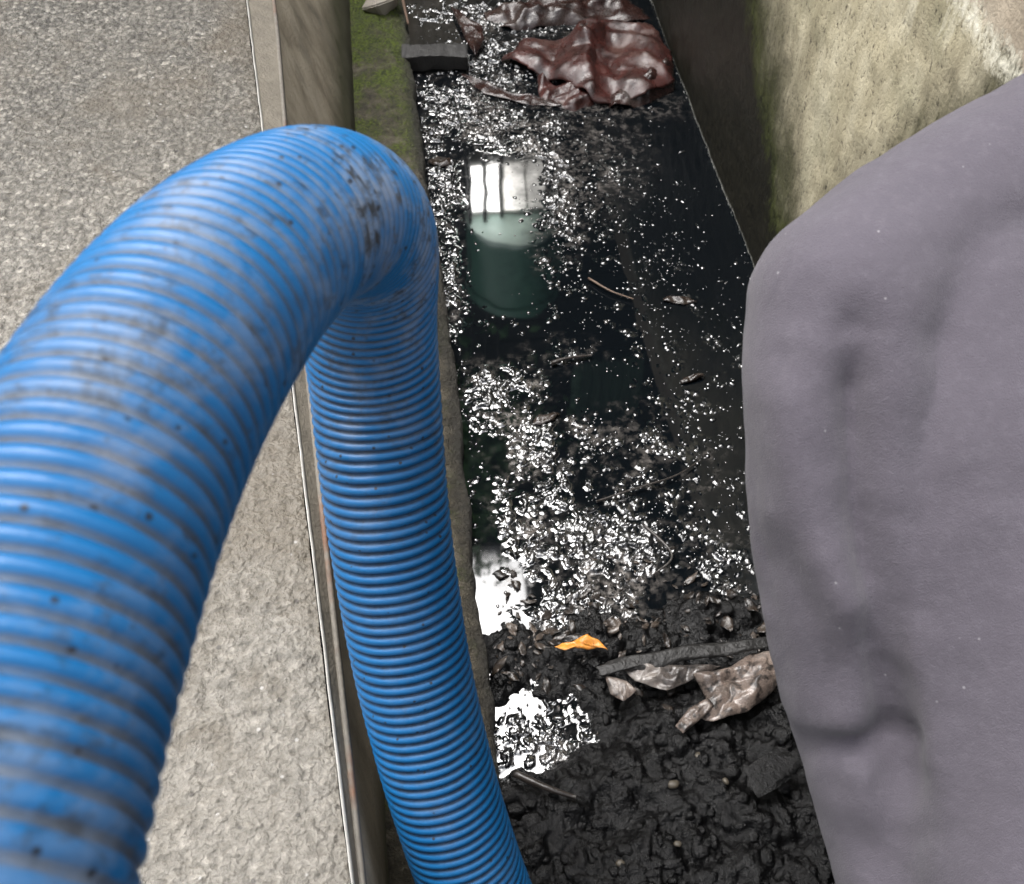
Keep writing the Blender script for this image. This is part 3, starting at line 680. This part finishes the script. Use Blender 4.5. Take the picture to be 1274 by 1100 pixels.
BROWN = m_rag('wet_brown_cloth', (.009, .0035, .003), (.064, .0165, .013), (.10, .055, .045), .32)
BROWN2 = m_rag('wet_dark_brown_cloth', (.008, .0045, .004), (.036, .014, .011), (.07, .053, .046), .22)
PALE = m_rag('muddy_pale_cloth', (.05, .042, .037), (.20, .155, .13), (.28, .235, .205), .3, .49)
PALE2 = m_rag('muddy_grey_plastic', (.025, .023, .021), (.12, .10, .09), (.2, .175, .155), .3, .50)
rg = 'brown rags lying in the water'
rag('rag', [(622, 66), (655, 42), (720, 36), (770, 24), (812, 28), (836, 60), (838, 100), (800, 118), (740, 122), (700, 98), (660, 84)], .030, .040, .10, 61, BROWN, 'large crumpled maroon brown rag heaped across the far end of the water', 'rag', rg)
rag('rag', [(668, 96), (720, 100), (742, 126), (715, 134), (672, 124)], .012, .028, .05, 62, BROWN, 'small wet brown rag corner hanging below the large maroon rag', 'rag', rg)
rag('rag', [(745, 118), (800, 92), (838, 70), (840, 108), (800, 128), (762, 132)], .014, .036, .055, 63, BROWN2, 'twisted dark brown rag against the right wall beside the large maroon rag', 'rag', rg)
rag('rag', [(600, 8), (680, -8), (780, -4), (812, 18), (770, 28), (700, 26), (640, 34), (606, 24)], .014, .030, .07, 64, BROWN2, 'flat brown rag at the very top behind the large maroon rag', 'rag', rg)
rag('rag', [(560, 4), (600, 30), (602, 48), (592, 70), (580, 50), (572, 30)], .022, .014, .05, 65, BROWN2, 'narrow brown rag strip beside the dark plank', 'rag', rg)
rag('rag', [(572, 90), (600, 104), (640, 118), (690, 124), (700, 131), (650, 128), (600, 114)], .008, .007, .04, 66, BROWN2, 'thin dark rag tail trailing on the water below the dark plank', 'rag', rg)
pg = 'pale muddy scraps in the sludge'
def zs(x, y): g = G(x, y, .03); return max(.0, sl(g[0], g[1])) + .012
rag('cloth_scrap', [(862, 836), (905, 830), (940, 806), (968, 812), (966, 856), (930, 886), (890, 896), (858, 892), (880, 866)], .085, .020, .035, 71, PALE, 'pinkish pale cloth scrap lying on black sludge against the sleeve', 'scrap', pg)
rag('cloth_scrap', [(840, 902), (858, 880), (880, 868), (890, 878), (870, 896), (850, 912)], .09, .008, .03, 72, PALE, 'narrow pale cloth strip hanging below the pinkish scrap', 'scrap', pg)
rag('cloth_scrap', [(752, 838), (780, 846), (792, 858), (776, 872), (760, 862)], .075, .008, .03, 73, PALE, 'small pointed beige scrap left of the pinkish cloth scrap', 'scrap', pg)
rag('cloth_scrap', [(770, 822), (830, 824), (900, 826), (868, 842), (830, 858), (790, 846)], .075, .012, .03, 74, PALE2, 'greyish torn plastic sheet beside the muddy board', 'scrap', pg)
LEAFM = m_rag('orange_leaf', (.34, .085, .010), (.70, .30, .035), (.50, .10, .02), .45)
rag('fallen_leaf', [(690, 803), (700, 797), (712, 796), (722, 792), (731, 789), (736, 793), (746, 796), (757, 809), (744, 804), (732, 807), (716, 804), (704, 808)], .075, .008, .02, 76, LEAFM, 'bright orange yellow leaf lying on the black sludge', 'leaf', nt_=60, nr=12)

def plank(px0, px1, z, wd, th, mat, name, label, cat, roll=0, lift=0):
    a, b = G(*px0, z), G(*px1, z); L = np.linalg.norm(b - a)
    v, f = box((0, 0, 0), (L, wd, th), bev=th * .12)
    bm = bmesh.new(); me = bpy.data.meshes.new(name); me.from_pydata(v.tolist(), [], f); bm.from_mesh(me)
    bmesh.ops.subdivide_edges(bm, edges=[e for e in bm.edges if e.calc_length() > L * .5], cuts=24, use_grid_fill=True)
    for q in bm.verts:
        n = fbm(np.array([list(q.co)]) + 3.1 * wd, .05, 3)[0]; q.co.z += .006 * n; q.co.y += .014 * fbm(np.array([list(q.co)]) + 8, .06, 3)[0]
    d = (b - a) / L; R_ = Matrix.Rotation(math.atan2(d[1], d[0]), 4, 'Z') @ Matrix.Rotation(roll, 4, 'X')
    bm.transform(Matrix.Translation(tuple((a + b) / 2 + (0, 0, lift))) @ R_); bm.to_mesh(me); bm.free()
    me.materials.append(mat); o = bpy.data.objects.new(name, me); COL.objects.link(o); tag(o, label, cat); return o
WET = mat_plain('waterlogged_wood', (.008, .007, .006), .65, 50, .004, .5); WET.node_tree.nodes['Principled BSDF'].inputs['IOR'].default_value = 1.6
MUDW = mat_plain('mud_coated_board', (.010, .0095, .009), .55, 45, .007, .8)
plank((500, 72), (582, 70), .035, .05, .05, WET, 'timber_block', 'dark square timber jutting from the mossy ledge into the water', 'timber', .25)
rag('muddy_board', [(742, 828), (770, 816), (815, 810), (860, 800), (905, 797), (958, 790), (962, 803), (908, 814), (850, 820), (820, 830), (780, 832), (748, 840)], .084, .009, .11, 77, MUDW, 'long flat mud coated board lying across the sludge behind the pale scraps', 'board')
def angular_stone(px, z, sx, sy, sz, rot, seed, mat, name, label, cat):
    rs = np.random.RandomState(seed); c = G(*px, z); bm = bmesh.new()
    for k in range(16):
        q = rs.normal(size=3); q /= np.max(np.abs(q)); bm.verts.new(q * (sx, sy, sz))
    r = bmesh.ops.convex_hull(bm, input=bm.verts[:]); bmesh.ops.delete(bm, geom=[g for g in r['geom_interior'] if isinstance(g, bmesh.types.BMVert)], context='VERTS')
    bmesh.ops.bevel(bm, geom=bm.edges[:], offset=sz * .12, segments=2, affect='EDGES'); bmesh.ops.rotate(bm, matrix=Matrix.Rotation(rot, 3, 'Z'), verts=bm.verts); bmesh.ops.translate(bm, vec=c, verts=bm.verts)
    me = bpy.data.meshes.new(name); bm.to_mesh(me); bm.free(); me.materials.append(mat); o = bpy.data.objects.new(name, me); COL.objects.link(o); tag(o, label, cat)
def flat_stone(px, z, sx, sy, sz, rot, seed, mat, name, label, cat, group=None, sub=3):
    c = G(*px, z); bm = bmesh.new(); bmesh.ops.create_icosphere(bm, subdivisions=sub, radius=1)
    v = np.array([x.co for x in bm.verts]); f = [[q.index for q in p.verts] for p in bm.faces]; bm.free()
    v = np.sign(v) * np.abs(v) ** (.62 if sub > 2 else .85); v *= (1 + .34 * fbm(v, .9, 3, seed=seed))[:, None]; v = v * (sx, sy, sz)
    ca, sa = math.cos(rot), math.sin(rot); v = np.stack([v[:, 0] * ca - v[:, 1] * sa, v[:, 0] * sa + v[:, 1] * ca, v[:, 2]], 1) + c
    tag(mesh(name, v, f, mat), label, cat, group)
angular_stone((962, 958), .118, .046, .024, .004, .4, 81, SLUDGE, 'slate_piece', 'flat dark slate piece lying in the sludge beside the sleeve', 'stone')
PEB = mat_plain('tan_pebble', (.060, .050, .036), .5, 80, .001, .35)
for i, (x, y, r, lab) in enumerate([(838, 976, .008, 'largest tan pebble in the middle of the black sludge'), (868, 940, .005, 'tan pebble highest in the black sludge under the pale scraps'), (903, 972, .005, 'tan pebble left of the dark slate piece'),
        (772, 1074, .006, 'grey tan pebble lowest in the sludge beside the hose'), (726, 1054, .0045, 'small tan pebble in the dark sludge nearest the hose end'), (812, 1028, .004, 'tiny tan pebble below the largest tan pebble'),
        (843, 1050, .005, 'tan pebble in the lower sludge between hose and sleeve'), (664, 1066, .005, 'pale pebble touching the blue hose in the sludge')]):
    if i in (4, 5, 7): continue
    g = G(x, y, .10); flat_stone((x, y), sl(g[0], g[1]) + .0005, r * 1.2, r * .85, r * .6, i, 90 + i, PEB, 'pebble', lab, 'pebble', 'tan pebbles in the sludge', 2)
angular_stone((470, 3), LZ + .022, .055, .05, .03, .3, 82, mat_plain('broken_concrete', (.26, .235, .2), .8, 70, .004, .3), 'concrete_chunk', 'broken concrete chunk resting on the mossy ledge at the far end', 'stone')
STICK = mat_plain('wet_twig', (.13, .085, .06), .5, 90, .002, .4); DSTICK = mat_plain('black_wet_twig', (.03, .025, .022), .3, 90, .002, .4)
def stick(pts, r, mat, lab, z=.008):
    c = spline([G(x, y, z + dz) for x, y, dz in pts], 10); rr = r * np.linspace(1, .5, len(c)) * (1 + .2 * pnoise(c / .02))
    v, f = tube(c, rr, 8); tag(mesh('twig', v, f, mat), lab, 'twig', 'twigs in the channel')
stick([(497, -20, .07), (502, 4, .06), (508, 30, .05)], .006, STICK, 'upright reddish twig against the mossy ledge at the far end')
stick([(742, 624, 0), (790, 608, .004), (840, 592, .004), (872, 572, 0)], .0026, DSTICK, 'long thin twig floating across the middle of the water')
stick([(686, 452, 0), (704, 446, .004), (736, 442, 0)], .005, DSTICK, 'short twig floating just below the green tank reflection')
stick([(800, 652, 0), (836, 690, .006), (812, 716, 0)], .003, DSTICK, 'curved twig in the scum left of the sleeve')
stick([(732, 346, 0), (760, 362, .002), (788, 372, 0)], .0025, STICK, 'thin pale twig floating to the right of the green reflection')
stick([(640, 962, .08), (680, 980, .085), (716, 992, .08)], .007, DSTICK, 'thick black twig half buried in sludge near the hose')
LEAFD = m_rag('dead_leaf', (.006, .005, .004), (.028, .018, .013), (.05, .038, .03), .25)
for i, (x, y, w_, h_, lab) in enumerate([(548, 200, 14, 9, 'dead leaf floating beside the ledge above the bright window reflection'), (640, 210, 16, 12, 'curled black leaf floating right of the bright window reflection'), (700, 226, 14, 8, 'dead leaf floating farther right of the window reflection'),
        (860, 470, 18, 6, 'curled pale leaf floating on the open black water'), (676, 520, 18, 8, 'brown leaf floating below the clump of scum by the ledge'), (846, 372, 22, 7, 'wet leaf with shiny rim on the dark right side of the water beside the sleeve'), (850, 306, 16, 6, 'highest wet leaf on the dark right side of the water')]):
    if i in (1, 2, 6): continue
    a = i * 1.3; tt = np.linspace(0, 6.28, 14, endpoint=False); jr = np.random.RandomState(i).uniform(.7, 1.2, 14)
    o_ = [(x + w_ * math.cos(t) * q, y + .75 * h_ * math.sin(t) * q + .3 * w_ * math.cos(t) * math.sin(a)) for t, q in zip(tt, jr)]
    rag('dead_leaf', o_, .006, .007, .025, 100 + i, LEAFD, lab, 'leaf', 'dead leaves floating on the water', nt_=48, nr=10)

def build_litter():
    rs = np.random.RandomState(21); V, F = [], []; k = 0
    gu, gv = np.meshgrid(np.linspace(-1, 1, 6), np.linspace(-1, 1, 5), indexing='ij'); gu, gv = gu.ravel(), gv.ravel(); fq = gridf(6, 5)
    for t in range(330):
        x, y = rs.uniform(XL + .02, XR - .02), rs.normal(.79, .085)
        if not .60 < y < 1.02: continue
        h = max(sl(x, y), .001)
        L = .003 + .016 * rs.rand() ** 3; a = rs.rand() * 6.28
        lx = gu * L; ly = gv * L * rs.uniform(.3, .6) * np.sqrt(np.clip(1.02 - gu ** 2, .02, 1)) * (1 + .25 * np.sin(gu * 5 + t)); lz = rs.uniform(-.35, .35) * L * gu ** 2 + rs.uniform(-.5, .5) * ly * .8 + .18 * L * np.sin(gu * 3 + gv * 2 + t)
        ti = rs.normal() * .35
        V.append(np.stack([x + lx * math.cos(a) - ly * math.sin(a), y + lx * math.sin(a) + ly * math.cos(a), h + .002 + lz + ti * lx], 1)); F.append(fq + 30 * k); k += 1
    o = mesh('leaf_litter', np.vstack(V), np.vstack(F), m_rag('rotting_leaf', (.008, .006, .005), (.042, .031, .023), (.14, .11, .088), .32, .47))
    md = o.modifiers.new('thickness', 'SOLIDIFY'); md.thickness = .0006
    tag(o, 'rotting shreds of leaf scattered along the edge of the black sludge', 'leaves', kind='stuff')
build_litter()

# ------------------------------------------------------------------ yard building added across the channel end, unseen, shaped to mirror black in water
def build_barn():
    y0, zb, zt, x0, x1 = 5.2, .7, 6.6, -4.2, 6.5
    b = empty('barn', (1.0, y0, zb)); tag(b, 'tall dark timber barn, unseen, added to mirror as black in the water', 'building')
    v, f = box(((x0 + x1) / 2, y0 + 2.05, (zb + zt) / 2), (x1 - x0, 4, zt - zb)); mesh('wall', v, f, BOARD, b, False)
    v, f = box((0, 0, 0), (x1 - x0, .03, .215), bev=.004); first = None
    n = int((zt - zb) / .21)
    for k in range(n):
        if first is None: first = mesh('plank', v, f, BOARD, None, False); o = first
        else: o = first.copy(); COL.objects.link(o)
        o.parent = b; o.location = ((x0 + x1) / 2 - 1.0, .03 , .11 + k * .21); o.rotation_euler = (rad(-5), 0, 0)
    v, f = box(((x0 + x1) / 2, y0 + 2.05, zt + .08), (x1 - x0 + .5, 4.6, .12), bev=.02); mesh('roof', v, f, ROOF, b, False)
    def atz(px, py, z): d = ray(px, py) * (1, 1, -1); return np.array([0, 0, -CAM_H]) + d * ((z + CAM_H) / d[2])
    xc = (atz(652, 690, 5.6)[0] + atz(652, 760, 5.6)[0]) / 2
    cp = mesh('sky_blocker', *box(((xc + x1) / 2, (2.35 + y0) / 2, 5.66), (x1 - xc, y0 - 2.35 - .04, .12), bev=.02), ROOF, b, False)  # unseen overhang added to block sky from the water's reflection
    for k in range(14):
        bx = xc + .25 + k * (x1 - xc - .4) / 13; mesh('sky_blocker_rafter', *box((bx, (2.45 + y0) / 2, 5.5), (.08, y0 - 2.55, .17), bev=.006), BOARD, cp, False)
    # lit window of three panes
    def at(px, py, y):                                        # mirrored sight line
        d = ray(px, py) * (1, 1, -1); t = y / d[1]; return np.array([0, 0, -CAM_H]) + d * t
    lo, hi = at(588, 258, y0), at(660, 192, y0)
    xa, xb = at(588, 225, y0)[0], at(662, 225, y0)[0]; za, zc = sorted((lo[2], hi[2]))
    W = M('lit_window_pane'); W.set(Base_Color=(.8, .8, .8), Emission_Color=(1, .98, .95), Emission_Strength=15.0, Roughness=.1)
    fr = mesh('window', *box(((xa + xb) / 2, y0 - .03, (za + zc) / 2), (xb - xa + .10, .06, zc - za + .08), bev=.006), FRAME, b, False)
    for k in range(3):
        h_ = (zc - za) / 3; mesh('pane', *box(((xa + xb) / 2 - .11, y0 - .064, za + h_ * (k + .5)), ((xb - xa) * .5, .012, h_ * .88)), W.m, fr, False)
    G2 = M('dim_window_pane'); G2.set(Base_Color=(.8, .8, .8), Emission_Color=(1, .96, .9), Emission_Strength=6.5, Roughness=.1)
    for k in range(2): mesh('pane', *box(((xa + xb) / 2 + .07 + .14 * k, y0 - .064, (za + zc) / 2), (.12, .012, (zc - za) * .9)), G2.m, fr, False)
    # half-round green tank fixed to the barn front, pale underside
    zb_ = at(620, 262, y0)[2]; d = ray(640, 305) * (1, 1, -1); dy = y0 - d[1] * (zb_ + CAM_H) / d[2]; d = ray(640, 385) * (1, 1, -1)
    ztop = -CAM_H + d[2] * (y0 - dy) / d[1]; xl, xm = at(577, 262, y0)[0], at(640, 262, y0)[0]; hw = xm - xl
    tk = empty('green_tank', (xm, y0, zb_)); tag(tk, 'half round green tank with pale underside mirrored in the black water', 'tank')
    def drum(name, z0, z1, k, mat, lip=.015):
        th = np.linspace(np.pi, 2 * np.pi, 40); prof = [(.0, z0), (k - lip, z0), (k, z0 + lip), (k, z1 - lip), (k - lip, z1), (0, z1)]
        v = np.array([(xm + hw * r_ * math.cos(t), y0 - .002 + dy * r_ * math.sin(t), z) for r_, z in prof for t in th]); return mesh(name, v, gridf(len(prof), 40)[:, ::-1], mat, tk, False)
    drum('tank_base', zb_, zb_ + .03, 1.0, TANKP, .004); drum('tank_shell', zb_ + .032, ztop, .97, TANKD); drum('rim', ztop + .002, ztop + .09, 1.0, TANKD)
    # fluted green vent panel
    p = at(752, 482, y0); vx = np.linspace(-.28, .28, 113)
    prof = .03 * np.abs(np.sin(np.arange(113) * np.pi / 16)); q = []
    for zz in (-.42, .42): q.append(np.stack([p[0] + vx, y0 - .06 - prof, np.full(113, p[2] + zz)], 1))
    o = mesh('vent_panel', np.vstack(q), gridf(2, 113), mat_plain('faded_green_sheet', (.30, .55, .42), .45, 30, .0005), b)
    md = o.modifiers.new('t', 'SOLIDIFY'); md.thickness = .004
    # creeper hanging at the left of the barn front
    rs = np.random.RandomState(3); p0 = at(612, 590, y0); V, F = [], []
    for k in range(1500):
        c = np.array([p0[0] - .15 + rs.normal() * .33, y0 - .08 - abs(rs.normal()) * .12, p0[2] - .25 + rs.normal() * .7])
        a = rs.normal(size=3); a /= np.linalg.norm(a); u = np.cross(a, rs.normal(size=3)); u /= np.linalg.norm(u); s_ = rs.uniform(.04, .08)
        V += [c - a * s_, c + u * s_ * .6, c + a * s_, c - u * s_ * .6]; F.append([4 * k, 4 * k + 1, 4 * k + 2, 4 * k + 3])
    cr = empty('creeper', (p0[0], y0 - .1, zb + .2)); tag(cr, 'green creeper on the barn front mirrored at the left edge of the water', 'plant')
    mesh('foliage', np.array(V), F, mat_plain('creeper_leaf', (.10, .22, .09), .5, 20, .0005, .4), cr)
    for k in range(3):
        c = spline([(p0[0] - .2 + .12 * k, y0 - .06, zb + .2), (p0[0] - .1 + .1 * k, y0 - .09, zb + 2), (p0[0] - .2 + .1 * k, y0 - .08, p0[2])], 10); v, f = tube(c, np.linspace(.02, .008, len(c)), 7); mesh('stem', v, f, BOARD, cr)
build_barn()
